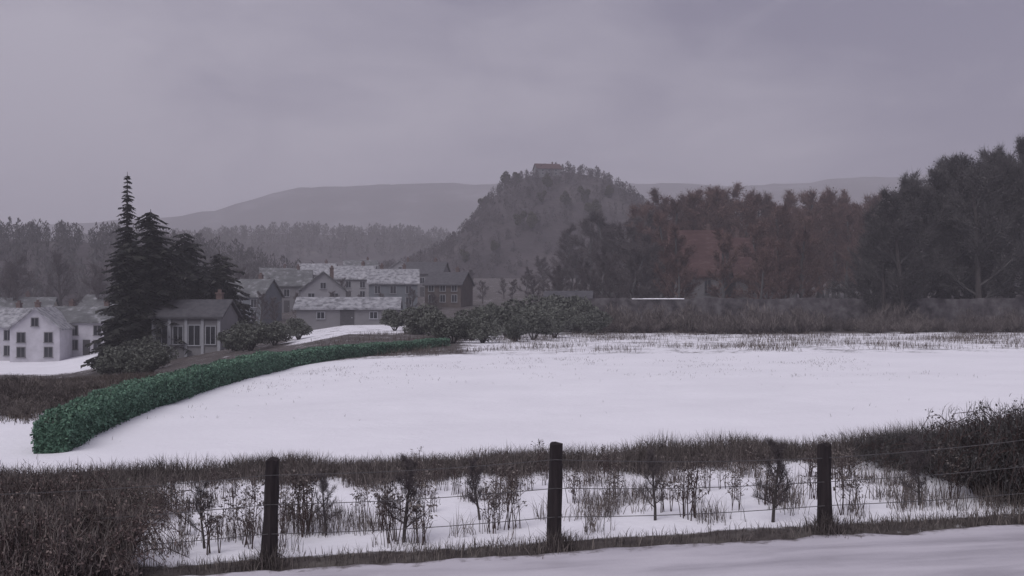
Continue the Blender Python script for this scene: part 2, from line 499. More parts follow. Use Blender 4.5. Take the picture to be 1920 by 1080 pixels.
# ------------------------------------------------------------------ leaf / twig scatter, numpy
def quads_at(P, size, rg, tall=1.0, up=0.0):
    """small randomly turned quads centred on P; size may be an array"""
    n = len(P); size = np.broadcast_to(size, (n,))
    a = rg.normal(size=(n, 3)); a[:, 2] += up*np.sign(a[:, 2]+1e-9); a /= np.linalg.norm(a, axis=1)[:, None]
    b = rg.normal(size=(n, 3)); b -= a*(a*b).sum(1)[:, None]; b /= np.linalg.norm(b, axis=1)[:, None]
    a = a*(size*tall)[:, None]*0.5; b = b*size[:, None]*0.5
    Vv = np.stack([P-a, P+b*0.9, P+a, P-b*0.9], 1).reshape(-1, 3)
    Ff = np.arange(4*n).reshape(n, 4)
    return Vv, Ff

def blades(P, h, wd, lean, rg):
    """grass blades: 5 verts, 3 triangles"""
    n = len(P)
    h = np.broadcast_to(h, (n,)); wd = np.broadcast_to(wd, (n,))
    t = rg.uniform(0, 2*math.pi, n); sx = np.stack([np.cos(t), np.sin(t), 0*t], -1)
    t2 = rg.uniform(0, 2*math.pi, n); le = np.stack([np.cos(t2), np.sin(t2), 0*t], -1)*(np.abs(rg.normal(0, lean, n))*h)[:, None]
    up = np.zeros((n, 3)); up[:, 2] = h
    m = P+up*0.55+le*0.3; tip = P+up*np.sqrt(np.clip(1-(np.linalg.norm(le, axis=1)/np.maximum(h, .01))**2*0.4, .2, 1))[:, None]+le
    hw = (wd*0.5)[:, None]
    Vv = np.stack([P-sx*hw, P+sx*hw, m-sx*hw*0.8, m+sx*hw*0.8, tip], 1).reshape(-1, 3)
    o = np.arange(n)[:, None]*5
    Ff = np.stack([o+np.array([0, 1, 3]), o+np.array([0, 3, 2]), o+np.array([2, 3, 4])], 1).reshape(-1, 3)
    return Vv, Ff

# ------------------------------------------------------------------ tree templates
def bare_tree(seed, h, spread, twigs, tw_len, tw_w, low=0.28, leaves=0, leaf=0.2):
    rd = random.Random(seed); rg = np.random.default_rng(seed)
    tr = MB(); cw = MB(); tips = []
    def limb(mb, p, d, ln, r, lev):
        pts = [p]; rads = [r]; d = d.copy(); k = 4 if lev == 0 else 3
        for i in range(k):
            j = Vector((rd.gauss(0, 1), rd.gauss(0, 1), rd.gauss(0, .6)))*(0.06 if lev == 0 else 0.17)
            d = (d+j+Vector((0, 0, 0.10 if lev else 0.0))).normalized()
            p = p+d*(ln/k); pts.append(p); rads.append(r*(1-0.62*(i+1)/k) if lev < 2 else r*(1-0.85*(i+1)/k))
        mb.tube(pts, rads, 6 if lev == 0 else (4 if lev == 1 else 3), cap=(lev == 0))
        return pts, rads, d
    pts, rads, d = limb(tr, Vector((0, 0, -0.4)), Vector((rd.gauss(0, .03), rd.gauss(0, .03), 1)).normalized(), h*0.86, h*0.017+0.06, 0)
    def at(pts, rads, t):
        f = t*(len(pts)-1); i = min(int(f), len(pts)-2); a = f-i
        return pts[i].lerp(pts[i+1], a), rads[i]*(1-a)+rads[i+1]*a
    n1 = rd.randint(11, 15)
    for i in range(n1):
        t = low+(1-low)*(i+rd.random()*0.7)/n1
        p, r = at(pts, rads, min(t, 0.99))
        az = i*2.4+rd.gauss(0, .4)
        el = R(22+38*t+rd.gauss(0, 8))
        ln = h*spread*(1.0-0.55*((t-low)/(1-low))**1.3)*rd.uniform(.8, 1.15)
        d1 = Vector((math.cos(az)*math.cos(el), math.sin(az)*math.cos(el), math.sin(el)))
        p1, r1, _ = limb(cw, p, d1, ln, r*0.55, 1)
        for k in range(rd.randint(5, 7)):
            t2 = 0.25+0.75*k/6
            q, rq = at(p1, r1, min(t2, 0.98))
            d2 = (d1+Vector((rd.gauss(0, .6), rd.gauss(0, .6), rd.gauss(0.15, .45)))).normalized()
            p2, r2, _ = limb(cw, q, d2, ln*rd.uniform(.3, .5), max(rq*0.6, .012), 2)
            tips += [(p2[j], (p2[j]-p2[j-1]).normalized()) for j in (1, 2, 3)]
        tips += [(p1[j], d1) for j in (2, 3)]
    # fine twigs as slim triangles
    T = np.array([tuple(t[0]) for t in tips]); Dv = np.array([tuple(t[1]) for t in tips])
    ix = rg.integers(0, len(T), twigs)
    P = T[ix]+rg.normal(0, .13, (twigs, 3))
    dd = Dv[ix]+rg.normal(0, .55, (twigs, 3)); dd[:, 2] += .15; dd /= np.linalg.norm(dd, axis=1)[:, None]
    ln = rg.uniform(.5, 1.2, twigs)*tw_len
    sd = np.cross(dd, rg.normal(size=(twigs, 3))); sd /= np.linalg.norm(sd, axis=1)[:, None]
    sd *= tw_w*0.5
    Vt = np.stack([P-sd, P+sd, P+dd*ln[:, None]], 1).reshape(-1, 3)
    o = len(cw.v)
    cw.v += [tuple(v) for v in Vt.tolist()]
    cw.f += [(o+3*i, o+3*i+1, o+3*i+2) for i in range(twigs)]
    if leaves:
        ix = rg.integers(0, len(T), leaves)
        Vl, Fl = quads_at(T[ix]+rg.normal(0, .35, (leaves, 3)), rg.uniform(.6, 1.3, leaves)*leaf, rg)
        o = len(cw.v); cw.v += [tuple(v) for v in Vl.tolist()]; cw.f += [tuple(o+int(k) for k in q) for q in Fl]
    return tr.mesh('trunk'), cw.mesh('crown')

def conifer(seed, h, rad, power=1.0, n_wh=34, dens=9):
    rd = random.Random(seed); tr = MB(); cw = MB()
    tr.tube([(0, 0, -.5), (0.05, 0, h*.3), (0, .05, h*.7), (0, 0, h)], [h*.017, h*.013, h*.007, .02], 7)
    for wv in range(n_wh):
        t = (wv+rd.random()*.6)/n_wh
        z = h*(0.05+0.945*t)
        rr = rad*(1-t)**power*rd.uniform(.75, 1.15)+0.12
        nb = max(4, int(dens*(1-t)+3))
        for b in range(nb):
            az = 2*math.pi*(b+rd.random()*.8)/nb
            ln = rr*rd.uniform(.5, 1.22)
            dz = -0.34*ln+rd.gauss(0, .12)*ln; s_z = rd.gauss(0, .10)
            e = Vector((math.cos(az)*ln, math.sin(az)*ln, z+dz)); s0 = Vector((0, 0, z+s_z))
            side = Vector((-math.sin(az), math.cos(az), 0))
            cw.tube([s0, s0.lerp(e, .5)+Vector((0, 0, .04*ln)), e], [.05*(1-t)+.015, .03*(1-t)+.01, .006], 3, False)
            m = max(7, int(ln*9))
            for k in range(m):     # hanging sprays along the branch
                f = (k+rd.random())/m
                q = s0.lerp(e, f)
                wl = (.42+.42*(1-f))*min(1.0, .35+ln*.3)*rd.uniform(.7, 1.3)
                sgn = 1 if k % 2 else -1
                tipp = q+side*(sgn*wl)+Vector((math.cos(az), math.sin(az), 0))*(wl*.5)+Vector((0, 0, -wl*rd.uniform(.25, .8)))
                dn = Vector((0, 0, -wl*.55)); al = Vector((math.cos(az), math.sin(az), -.25))*(wl*.55)
                cw.quad(q, q+al, tipp, q+dn*.6+side*(sgn*wl*.3))
    return tr.mesh('trunk'), cw.mesh('crown')

def leafy_crown(seed, rx, ry, rz_, cz, n, size, lumps=9):
    rg = np.random.default_rng(seed)
    C = rg.normal(size=(lumps, 3)); C /= np.linalg.norm(C, axis=1)[:, None]; C *= rg.uniform(.25, .7, (lumps, 1))
    rr = rg.uniform(.3, .5, lumps)
    ix = rg.integers(0, lumps, n)
    d = rg.normal(size=(n, 3)); d /= np.linalg.norm(d, axis=1)[:, None]
    P = (C[ix]+d*(rr[ix]*rg.uniform(.35, 1.05, n)**.5)[:, None])*np.array([rx, ry, rz_])
    P[:, 2] += cz
    P[:, 2] = np.maximum(P[:, 2], .02)
    return quads_at(P, rg.uniform(.6, 1.4, n)*size, rg)

def make_tree(name, tm, mt_t, mt_c, label, cat, group):
    o = empty(name)
    link('trunk', tm[0], mt_t, o); link('crown', tm[1], mt_c, o)
    return tag(o, label, cat, group)

_proto_used = {}
def plant(proto, loc, s=1.0, rz=None, sx=1.0, label=None):
    if proto.name not in _proto_used:
        _proto_used[proto.name] = 1; o = proto
    else:
        o = copy_tree(proto)
    o.location = loc
    o.rotation_euler = (0, 0, random.uniform(0, 6.28) if rz is None else rz)
    o.scale = (s*sx, s*sx, s)
    if label: o['label'] = label
    return o

# russet wood right of the round hill
red_tpl = [bare_tree(20+i, 16, .28, 5600, 1.0, .05, .20, 1800, .19) for i in range(4)]
red_p = [make_tree('russet_tree', t, M_barkg, M_twig_red, 'tall russet brown tree in the wood behind the stone wall', 'tree', 'russet trees behind the stone wall') for t in red_tpl]
dark_tpl = [bare_tree(40+i, 16, .30, 7500, 1.0, .055, .14, 2400, .20) for i in range(4)]
dark_p = [make_tree('dark_tree', t, M_bark, M_twig_dark, 'dark bare tree in the dense wood rising past the russet trees', 'tree', 'dark trees of the dense wood') for t in dark_tpl]
grey_tpl = [bare_tree(60+i, 10, .30, 2400, .8, .045, .22) for i in range(3)]
grey_p = [make_tree('bare_tree', t, M_bark, M_twig_grey, 'mauve grey leafless tree standing among the village houses', 'tree', 'leafless trees among the village houses') for t in grey_tpl]
mid_p = [make_tree('brown_tree', t, M_barkg, M_twig_grey, 'brown leafless tree between the round hill and the russet wood', 'tree', 'brown trees at the foot of the round hill') for t in red_tpl[:0]+[bare_tree(80+i, 14, .30, 5200, .9, .05, .16, 1200, .18) for i in range(3)]]

def top_h(px, pytop, Y):
    g = on_ground(px, Y); return g, gz(pytop, Y)-g.z

rdm = random.Random(5)
# dark wood, on the right
dk = [(1640, 400), (1662, 372), (1690, 345), (1722, 322), (1752, 312), (1784, 300), (1816, 292), (1850, 286), (1884, 276), (1915, 268), (1950, 262), (1990, 256), (2040, 250)]
cnt = 0
for (px, py) in dk:
    for Yd in (108, 124, 142):
        p = px+rdm.uniform(-16, 16); Yt = Yd+rdm.uniform(-6, 6)
        g, hh = top_h(p, py+rdm.uniform(-4, 26)+(142-Yd)*0.7, Yt)
        lab = {108: 'dark bare tree in the front rank of the dense wood', 124: 'dark bare tree in the middle rank of the dense wood', 142: 'dark bare tree in the hindmost rank of the dense wood'}[Yd]
        if px < 1730: lab = lab.replace('dense wood', 'dense wood, next to the russet trees')
        o = plant(dark_p[cnt % 4], g, hh/15.2, sx=rdm.uniform(.85, 1.15), label=lab[:120]); o['group'] = lab; cnt += 1
# russet wood
rtop = lambda px: np.interp(px, [1160, 1200, 1250, 1300, 1345, 1400, 1480, 1560, 1660], [395, 380, 356, 338, 334, 352, 350, 362, 372])
cnt = 0
for Yd, step, dy in ((232, 27, 0), (205, 30, 10), (180, 34, 30)):
    px = 1205 if Yd < 232 else 1225
    while px < 1665:
        p = px+rdm.uniform(-9, 9); Yt = Yd+rdm.uniform(-9, 9)
        g, hh = top_h(p, float(rtop(p))+dy+rdm.uniform(-8, 22), Yt)
        if not (Yd == 180 and (1262 < p < 1345 or 1375 < p < 1430)):
            where = 'beside the brown trees under the round hill' if p < 1250 else ('behind the steep red roofs' if p < 1450 else 'between the red roofs and the dark wood')
            rank = {232: 'tallest russet tree of the hindmost row', 205: 'russet tree of the middle row', 180: 'lower russet tree of the front row'}[Yd]
            lab = rank.replace('tallest', 'tall')+' '+where
            o = plant(red_p[cnt % 4], g, hh/15.2, sx=rdm.uniform(.85, 1.2), label=lab); o['group'] = lab; cnt += 1
        px += step
for (p, py, Yt) in ((1252, 420, 150), (1272, 470, 146), (1426, 466, 142), (1356, 432, 150), (1452, 412, 152), (1500, 430, 148), (1478, 450, 140)):
    g, hh = top_h(p, py, Yt)
    o = plant(red_p[cnt % 4], g, hh/15.2, sx=1.1, label='slim russet tree at a corner of the red-roofed houses'); o['group'] = 'russet trees round the red-roofed houses'; cnt += 1
# brown trees between hill and wood
cnt = 0
for (px, py, Yt) in ((1052, 452, 250), (1085, 420, 262), (1112, 398, 240), (1130, 425, 205), (1150, 392, 228), (1168, 408, 195), (1182, 382, 246), (1206, 390, 214), (1228, 398, 190), (1020, 480, 270), (1070, 462, 215), (985, 500, 250), (1195, 432, 176), (1030, 505, 190), (1060, 498, 170), (1095, 485, 168), (1125, 470, 160), (1150, 462, 166), (1178, 458, 158), (1210, 452, 162), (1236, 440, 168), (1005, 515, 205), (960, 522, 225), (1110, 505, 150), (1165, 500, 146), (1220, 495, 148), (1045, 520, 160)):
    g, hh = top_h(px, py, Yt)
    lab = 'brown leafless tree '+('tall in the back of the belt under the round hill' if Yt > 200 and py < 440 else 'of middling height under the round hill' if Yt > 200 else 'low in the front of the belt beside the russet wood' if px > 1140 else 'low in the front of the belt by the dark shed')
    o = plant(mid_p[cnt % 3], g, hh/13.3, sx=rdm.uniform(.95, 1.3), label=lab); o['group'] = lab; cnt += 1
# olive evergreens at the hill's foot
ol_tpl = []
for i in range(3):
    Vl, Fl = leafy_crown(300+i, 2.6, 2.6, 3.4, 4.2, 2600, .42)
    t = MB(); t.tube([(0, 0, -.3), (.1, 0, 2), (0, .1, 5)], [.22, .16, .05], 6)
    for k in range(6):
        a = k*1.05; t.tube([(0, 0, 1.6+.35*k), (math.cos(a)*1.4, math.sin(a)*1.4, 3.2+.45*k)], [.08, .02], 4)
    ol_tpl.append((t.mesh('trunk'), mesh_np('crown', Vl, Fl)))
ol_p = [make_tree('olive_tree', t, M_bark, M_olive, 'olive green bushy tree on the lower slope of the round hill', 'tree', 'olive green trees on the round hill') for t in ol_tpl]
cnt = 0
for (px, py, Yt) in ((975, 432, 430), (1000, 440, 425), (1062, 408, 440), (1095, 388, 445), (1112, 402, 432), (1140, 372, 455), (1016, 408, 448), (905, 360, 500), (948, 345, 500), (968, 352, 495), (930, 470, 415), (1028, 385, 462), (870, 480, 420)):
    x = gx(px, Yt); g = Vector((x, Yt, float(hz_cen(np.array([x]), np.array([float(Yt)]))[0])-.3))
    plant(ol_p[cnt % 3], g, rdm.uniform(.7, 1.25), sx=rdm.uniform(.9, 1.3)); cnt += 1

# dark evergreens left
sp = make_tree('spruce_tree', conifer(1, 20, 3.1, .85, 58, 11), M_bark, M_needle, 'very tall dark spruce with a thin pointed top', 'tree', None)
g, hh = top_h(238, 322, 112); plant(sp, g, hh/20.0, 0.3)
sp2 = make_tree('broad_conifer', conifer(2, 12, 3.9, .42, 40, 14), M_bark, M_needle, 'broad dark conifer pressed against the tall pointed spruce', 'tree', None)
g, hh = top_h(282, 392, 110); plant(sp2, g, hh/12.0, 1.0)
sp3 = make_tree('rounded_conifer', conifer(3, 9, 3.5, .45, 32, 13), M_bark, M_needle, 'dark rounded conifer rising behind the house with pale pilasters', 'tree', None)
g, hh = top_h(345, 432, 122); plant(sp3, g, hh/9.0, 2.0)
sp4 = make_tree('low_conifer', conifer(4, 7, 3.2, .5, 26, 12), M_bark, M_needle, 'lowest dark conifer, beside the house with pale pilasters', 'tree', None)
g, hh = top_h(412, 470, 126); plant(sp4, g, hh/7.0, 2.6)
cnt = 0
for (px, py, Yt) in ((40, 478, 205), (118, 470, 215), (172, 492, 190), (460, 500, 225), (508, 520, 190), (575, 508, 250), (628, 520, 300), (690, 500, 290), (780, 500, 300), (815, 512, 235), (880, 505, 260), (905, 525, 215), (945, 520, 235), (15, 500, 185), (488, 545, 160), (520, 556, 150), (560, 548, 158), (592, 560, 145), (630, 545, 165), (676, 552, 160), (712, 548, 172), (770, 540, 178), (815, 548, 165), (645, 520, 215), (700, 525, 240), (560, 525, 220)):
    g, hh = top_h(px, py, Yt)
    plant(grey_p[cnt % 3], g, hh/9.6, sx=rdm.uniform(.9, 1.25)); cnt += 1

# far woods on the slopes: one mass
def far_wood(name, hz, Yc, xr, yr, n, h, seed, mat, label, keep=None):
    rg = np.random.default_rng(seed)
    x = rg.uniform(*xr, n); y = rg.uniform(*yr, n)
    if keep is not None:
        k = keep(x, y); x = x[k]; y = y[k]
    m = len(x); z = hz(x, y); hh = rg.uniform(.6, 1.25, m)*h
    per = 60
    t = rg.uniform(0.1, 1, (m, per)); az = rg.uniform(0, 6.28, (m, per))
    r = (hh*.30)[:, None]*np.sqrt(np.clip(np.sin(np.clip(t*1.02, 0, 1)*math.pi), 0, 1))*rg.uniform(.2, 1, (m, per))
    P = np.stack([x[:, None]+r*np.cos(az), y[:, None]+r*np.sin(az), z[:, None]+t*hh[:, None]], -1).reshape(-1, 3)
    Vq, Fq_ = quads_at(P, np.repeat(hh, per)*.055*rg.uniform(.6, 1.4, m*per), rg, 4.0, .9)
    Vb, Fb = blades(np.stack([x, y, z-.4], -1), hh*.95, hh*.035, .05, rg)
    me = bpy.data.meshes.new(name)
    nv = len(Vq)
    allV = np.concatenate([Vq, Vb]).astype(np.float32)
    tri = np.concatenate([Fq_[:, [0, 1, 2]], Fq_[:, [0, 2, 3]], Fb+nv])
    o = link(name, mesh_np(name, allV, tri), mat)
    return tag(o, label, 'wood', kind='stuff')
far_wood('hill_wood', hz_cen, 520, (-110, 90), (400, 522), 1500, 4.2, 5, M_twig_grey, 'leafless mauve wood covering the round hill')
far_wood('slope_wood', hz_left, 400, (-330, -60), (292, 402), 1300, 6.5, 6, M_twig_dark, 'leafless dark wood on the slope behind the white houses')
far_wood('ridge_wood', hz_mid, 900, (-420, 420), (700, 905), 2200, 8, 8, M_twig_grey, 'leafless wood along the hazy middle ridge')

# ------------------------------------------------------------------ houses
def house(name, label, px, Yh, wd, dp, h, r, rz, mw, mr, wins, axis='x', chim=(), door=None, group=None, z=None, over=.35, trim=None, cat='house', pilasters=False):
    base = on_ground(px, Yh)
    if z is not None: base.z = z
    o = empty(name, base, rz)
    a, b = wd/2, dp/2
    m = MB(); m.box(-a, a, -b, b, -1.2, h)
    if axis == 'x':
        for s in (-1, 1):
            pts = [(s*(a-.15), -b, h), (s*(a-.15), b, h), (s*(a-.15), 0, h+r)]
            m.prism(pts if s > 0 else pts[::-1], (s*.15, 0, 0))
    else:
        for s in (-1, 1):
            pts = [(-a, s*(b-.15), h), (a, s*(b-.15), h), (0, s*(b-.15), h+r)]
            m.prism(pts, (0, s*.15, 0))
    m.build('wall', mw, o)
    t = .2; rm = MB()
    half = b if axis == 'x' else a; run = (a if axis == 'x' else b)+over
    sl = r/half; ez = h-over*sl
    for s in (-1, 1):
        if axis == 'x':
            pts = [(-run, s*(half+over), ez), (run, s*(half+over), ez), (run, 0, h+r), (-run, 0, h+r)]
        else:
            pts = [(s*(half+over), -run, ez), (s*(half+over), run, ez), (0, run, h+r), (0, -run, h+r)]
        rm.prism(pts, (0, 0, t))
    rf = rm.build('roof', mr, o)
    for (cx, cy) in chim:
        c = MB(); ztop = h+r+.75
        c.box(cx-.3, cx+.3, cy-.3, cy+.3, h+r*.35, ztop); c.box(cx-.38, cx+.38, cy-.38, cy+.38, ztop, ztop+.14)
        c.box(cx-.16, cx+.16, cy-.16, cy+.16, ztop+.14, ztop+.45)
        c.build('chimney', M_brick, rf)
    tm = trim or M_trim
    def window(cx, cz, ww, wh, side):
        f = MB(); fw = .09
        def bx(mb, u0, u1, z0, z1, d0, d1):
            if side == 'f': mb.box(u0, u1, -b-d1, -b-d0, z0, z1)
            elif side == 'l': mb.box(-a-d1, -a-d0, u0, u1, z0, z1)
            else: mb.box(a+d0, a+d1, u0, u1, z0, z1)
        u0, u1, z0, z1 = cx-ww/2, cx+ww/2, cz-wh/2, cz+wh/2
        bx(f, u0-fw, u0, z0, z1, -.02, .07); bx(f, u1, u1+fw, z0, z1, -.02, .07)
        bx(f, u0-fw, u1+fw, z1, z1+fw, -.02, .07); bx(f, u0-fw-.05, u1+fw+.05, z0-.1, z0, -.02, .14)
        bx(f, cx-.03, cx+.03, z0, z1, .03, .055)
        wo = f.build('window', tm, o)
        g_ = MB(); bx(g_, u0, u1, z0, z1, .005, .028); g_.build('pane', M_glass, wo)
    for wv in wins: window(*wv)
    if door:
        cx, dw, dh = door
        d_ = MB(); d_.box(cx-dw/2, cx+dw/2, -b-.05, -b+.02, -.1, dh); do = d_.build('door', M_door, o)
        k = MB(); k.box(cx+dw*.3, cx+dw*.38, -b-.11, -b-.05, dh*.45, dh*.52); k.build('handle', M_trim, do)
    if pilasters:
        n = 5
        for i in range(n):
            cx = -a+.12+(wd-.24)*i/(n-1)
            q = MB(); q.box(cx-.14, cx+.14, -b-.12, -b-.002, -1.0, h-.02); q.build('pilaster', M_trim, o)
    return tag(o, label, cat, group)

def grid_w(xs, zs, ww=.95, wh=1.25, side='f'):
    return [(x, z, ww, wh, side) for z in zs for x in xs]

# white houses down in the hollow at the left
house('white_house', 'white house with a snowy roof, farthest from the tall spruce', 12, 150, 8.5, 8, 4.6, 2.2, R(-8), M_white, M_snowroof, grid_w((-2.8, 0, 2.8), (1.35, 3.4))+grid_w((-2, 2), (1.4, 3.4), side='r'), chim=((1.5, .6),), trim=M_greyw)
house('white_house', 'white gable-fronted house between two broader white houses', 84, 146, 6.2, 8, 4.4, 2.5, R(6), M_white, M_snowroof, grid_w((-1.7, 1.7), (1.3, 3.2))+[(0, 5.2, .8, 1.0, 'f')], axis='y', chim=((-1.2, 1.0),), trim=M_greyw)
house('white_house', 'long white house with six dark windows nearest the tall spruce', 165, 152, 9.5, 8, 4.4, 1.9, R(-4), M_white, M_greyroof, grid_w((-3.2, 0, 3.2), (1.3, 3.25)), chim=((2.5, .5), (-2.5, .5)), door=(1.7, 1.0, 2.0), trim=M_greyw)
house('cream_house', 'cream house half hidden behind the white houses', 50, 185, 9, 8, 5.2, 2.4, R(10), M_cream, M_greyroof, grid_w((-2.8, 0, 2.8), (1.5, 3.8)), chim=((0, .8),))
house('grey_cottage', 'small grey cottage behind the long white house', 205, 190, 8, 7, 4.4, 2.4, R(-12), M_palegrey, M_greyroof, grid_w((-2.2, 0, 2.2), (1.4, 3.3)), chim=((1.2, .5),))
# house with pale pilasters
house('pilaster_house', 'low grey house with pale pilasters, large windows and dark roof below the conifers', 368, 110, 6.7, 6, 3.7, 1.5, R(-2), M_greyw, M_darkroof, [(-2.4, 1.9, 1.1, 1.9, 'f'), (-.8, 1.9, .9, 1.7, 'f'), (.8, 1.9, 1.1, 1.9, 'f'), (2.4, 1.9, .9, 1.7, 'f')], chim=((2.2, .6),), pilasters=True)
# village in the middle
village = [
 (468, 178, 8, 7, 4.6, 2.6, -14, M_blue, M_greyroof, 'blue grey house with two rows of windows beside the lowest conifer', 'x'),
 (540, 205, 8.5, 7.5, 4.8, 2.8, 8, M_greyw, M_greyroof, 'grey house with frosted roof behind the hedge end', 'x'),
 (604, 176, 7, 8, 4.5, 2.8, 12, M_palegrey, M_greyroof, 'pale grey gable-fronted house above the snow-covered shed', 'y'),
 (662, 224, 9, 7.5, 4.6, 2.5, -6, M_palegrey, M_snowroof, 'pale house with whitened roof higher up the village slope', 'x'),
 (738, 196, 8.5, 7.5, 4.6, 2.4, 5, M_blue, M_snowroof, 'blue grey house with a snow-covered roof and two chimneys', 'x'),
 (800, 250, 9, 8, 5.0, 2.6, -10, M_greyw, M_darkroof, 'grey slate-roofed house at the edge of the village', 'x'),
 (596, 272, 9, 8, 4.8, 2.6, -4, M_greyw, M_snowroof, 'grey house with snowy roof high on the village slope', 'x'),
 (676, 305, 9, 8, 4.8, 2.6, 9, M_palegrey, M_greyroof, 'small far pale house topmost on the village slope', 'x'),
 (752, 292, 8, 8, 4.6, 2.8, 2, M_palegrey, M_snowroof, 'far gable-fronted house with snow-edged roof', 'y'),
 (520, 268, 8, 7, 4.6, 2.4, 15, M_greyw, M_greyroof, 'far grey house half hidden by leafless trees', 'x'),
 (842, 205, 7, 7, 4.0, 2.2, -16, M_brownw, M_darkroof, 'brown timber house with slate roof next to the garden shrubs', 'x'),
]
for i, (px, Yh, wd, dp, h, r, a, mw, mr, lab, ax) in enumerate(village):
    ws = grid_w((-wd*.32, 0, wd*.32), (1.45, 3.45)) if ax == 'x' else grid_w((-wd*.26, wd*.26), (1.45, 3.35))+[(0, h+.7, .8, .9, 'f')]
    if ax == 'x' and i % 2: ws = [q for q in ws if not (q[0] == 0 and q[1] < 2)]
    house('village_house', lab, px, Yh, wd, dp, h, r, R(a), mw, mr, ws, ax, chim=((wd*.22, .5),)+(((-wd*.25, .5),) if i == 4 else ()), door=((0, 1.0, 2.05) if (ax == 'x' and i % 2) else None))
house('snowy_shed', 'long low shed under a thick snow-covered roof', 655, 128, 11.5, 5, 1.9, 1.1, R(3), M_greyw, M_snowroof, [(-3, 1.1, .8, .7, 'f'), (3, 1.1, .8, .7, 'f')], door=(0, 1.6, 1.7), cat='shed')
house('red_shed', 'tiny reddish shed on the village slope', 702, 150, 2.4, 2.4, 1.9, .7, R(10), M_redroof, M_redroof, [(.5, 1.1, .5, .5, 'f')], door=(-.5, .8, 1.7), cat='shed', over=.15)
house('dark_shed', 'dark plank shed with low roof beside the stone wall', 1066, 118, 4.6, 4, 2.7, .9, R(-6), M_brownw, M_darkroof, [(1.2, 1.5, .8, .7, 'f')], door=(-1.1, 1.1, 2.0), cat='shed')
# red-roofed houses below the russet wood
house('red_roofed_house', 'grey house with steep red-brown roof and paired windows by the russet wood', 1304, 160, 7.4, 8, 6.6, 6.2, R(-5), M_greyw, M_redroof, grid_w((-1.4, 1.4), (2.0, 4.7), .85, 1.9), chim=((1.9, .6),), door=(0, 1.0, 2.1), trim=M_greyw)
house('red_roofed_house', 'narrower red-roofed grey house with a single column of windows', 1402, 163, 6.2, 8, 6.2, 5.6, R(6), M_greyw, M_redroof, [(-.8, 4.5, .9, 1.8, 'f'), (-.8, 1.9, .9, 1.8, 'f')], chim=((-1.5, .6),), door=(1.3, 1.0, 2.1), trim=M_greyw)
house('hilltop_house', 'red-roofed house on top of the round hill', 1026, 490, 11, 8, 3.4, 2.4, R(12), M_greyw, M_redroof, grid_w((-3, 0, 3), (1.2, 2.6), .8, .8), chim=((2.5, .5),), z=float(hz_cen(np.array([gx(1026, 490)]), np.array([490.]))[0])-1.0)

# ------------------------------------------------------------------ stone wall with snow cap
def wall_run():
    o = empty('stone_wall', (gx(1500, 106), 106, 0))
    xs = np.linspace(gx(1098, 106), gx(2150, 106), 90)
    m = MB(); cap = MB(); rd = random.Random(9)
    ox = o.location.x
    pv = None
    for i, x in enumerate(xs):
        g = tz(x, 106); topz = 3.02+.05*math.sin(i*.4)+rd.uniform(-.05, .05)
        topz = max(topz, g+1.2)
        cur = (x-ox, g-.6, topz)
        if pv:
            for (y0, y1) in ((-.35, .35),):
                n = len(m.v)
                m.v += [(pv[0], y0, pv[1]), (cur[0], y0, cur[1]), (cur[0], y0, cur[2]), (pv[0], y0, pv[2]), (pv[0], y1, pv[1]), (cur[0], y1, cur[1]), (cur[0], y1, cur[2]), (pv[0], y1, pv[2])]
                m.f += [tuple(n+k for k in q) for q in ((0, 1, 2, 3), (5, 4, 7, 6), (3, 2, 6, 7))]
                if i == 1: m.f.append((n+4, n, n+3, n+7))
                if i == len(xs)-1: m.f.append((n+1, n+5, n+6, n+2))
        pv = cur
    m.build('masonry', M_stone, o)
    # snow still lies on parts of the coping
    for (a, b) in ((1184, 1282),):
        c = MB(); xa, xb = gx(a, 106)-ox, gx(b, 106)-ox; k = 14; prev = None
        for i in range(k+1):
            t = i/k; x = xa+(xb-xa)*t; zt = float(np.interp(x+ox, xs, [max(3.02, tz(q, 106)+1.2) for q in xs]))
            hh = .0+.022*math.sin(math.pi*t)**.5+rd.uniform(-.015, .015)
            ring = [(x, -.42, zt-.07), (x, -.30, zt+hh), (x, .30, zt+hh), (x, .42, zt-.07)]
            n = len(c.v); c.v += ring
            if prev is not None:
                for j in range(4): c.f.append((prev+j, n+j, n+(j+1) % 4, prev+(j+1) % 4))
            prev = n
        c.build('snow_cap', M_snow, o)
    return tag(o, 'long grey stone wall with snow on its coping in front of the woods', 'wall')
wall_run()

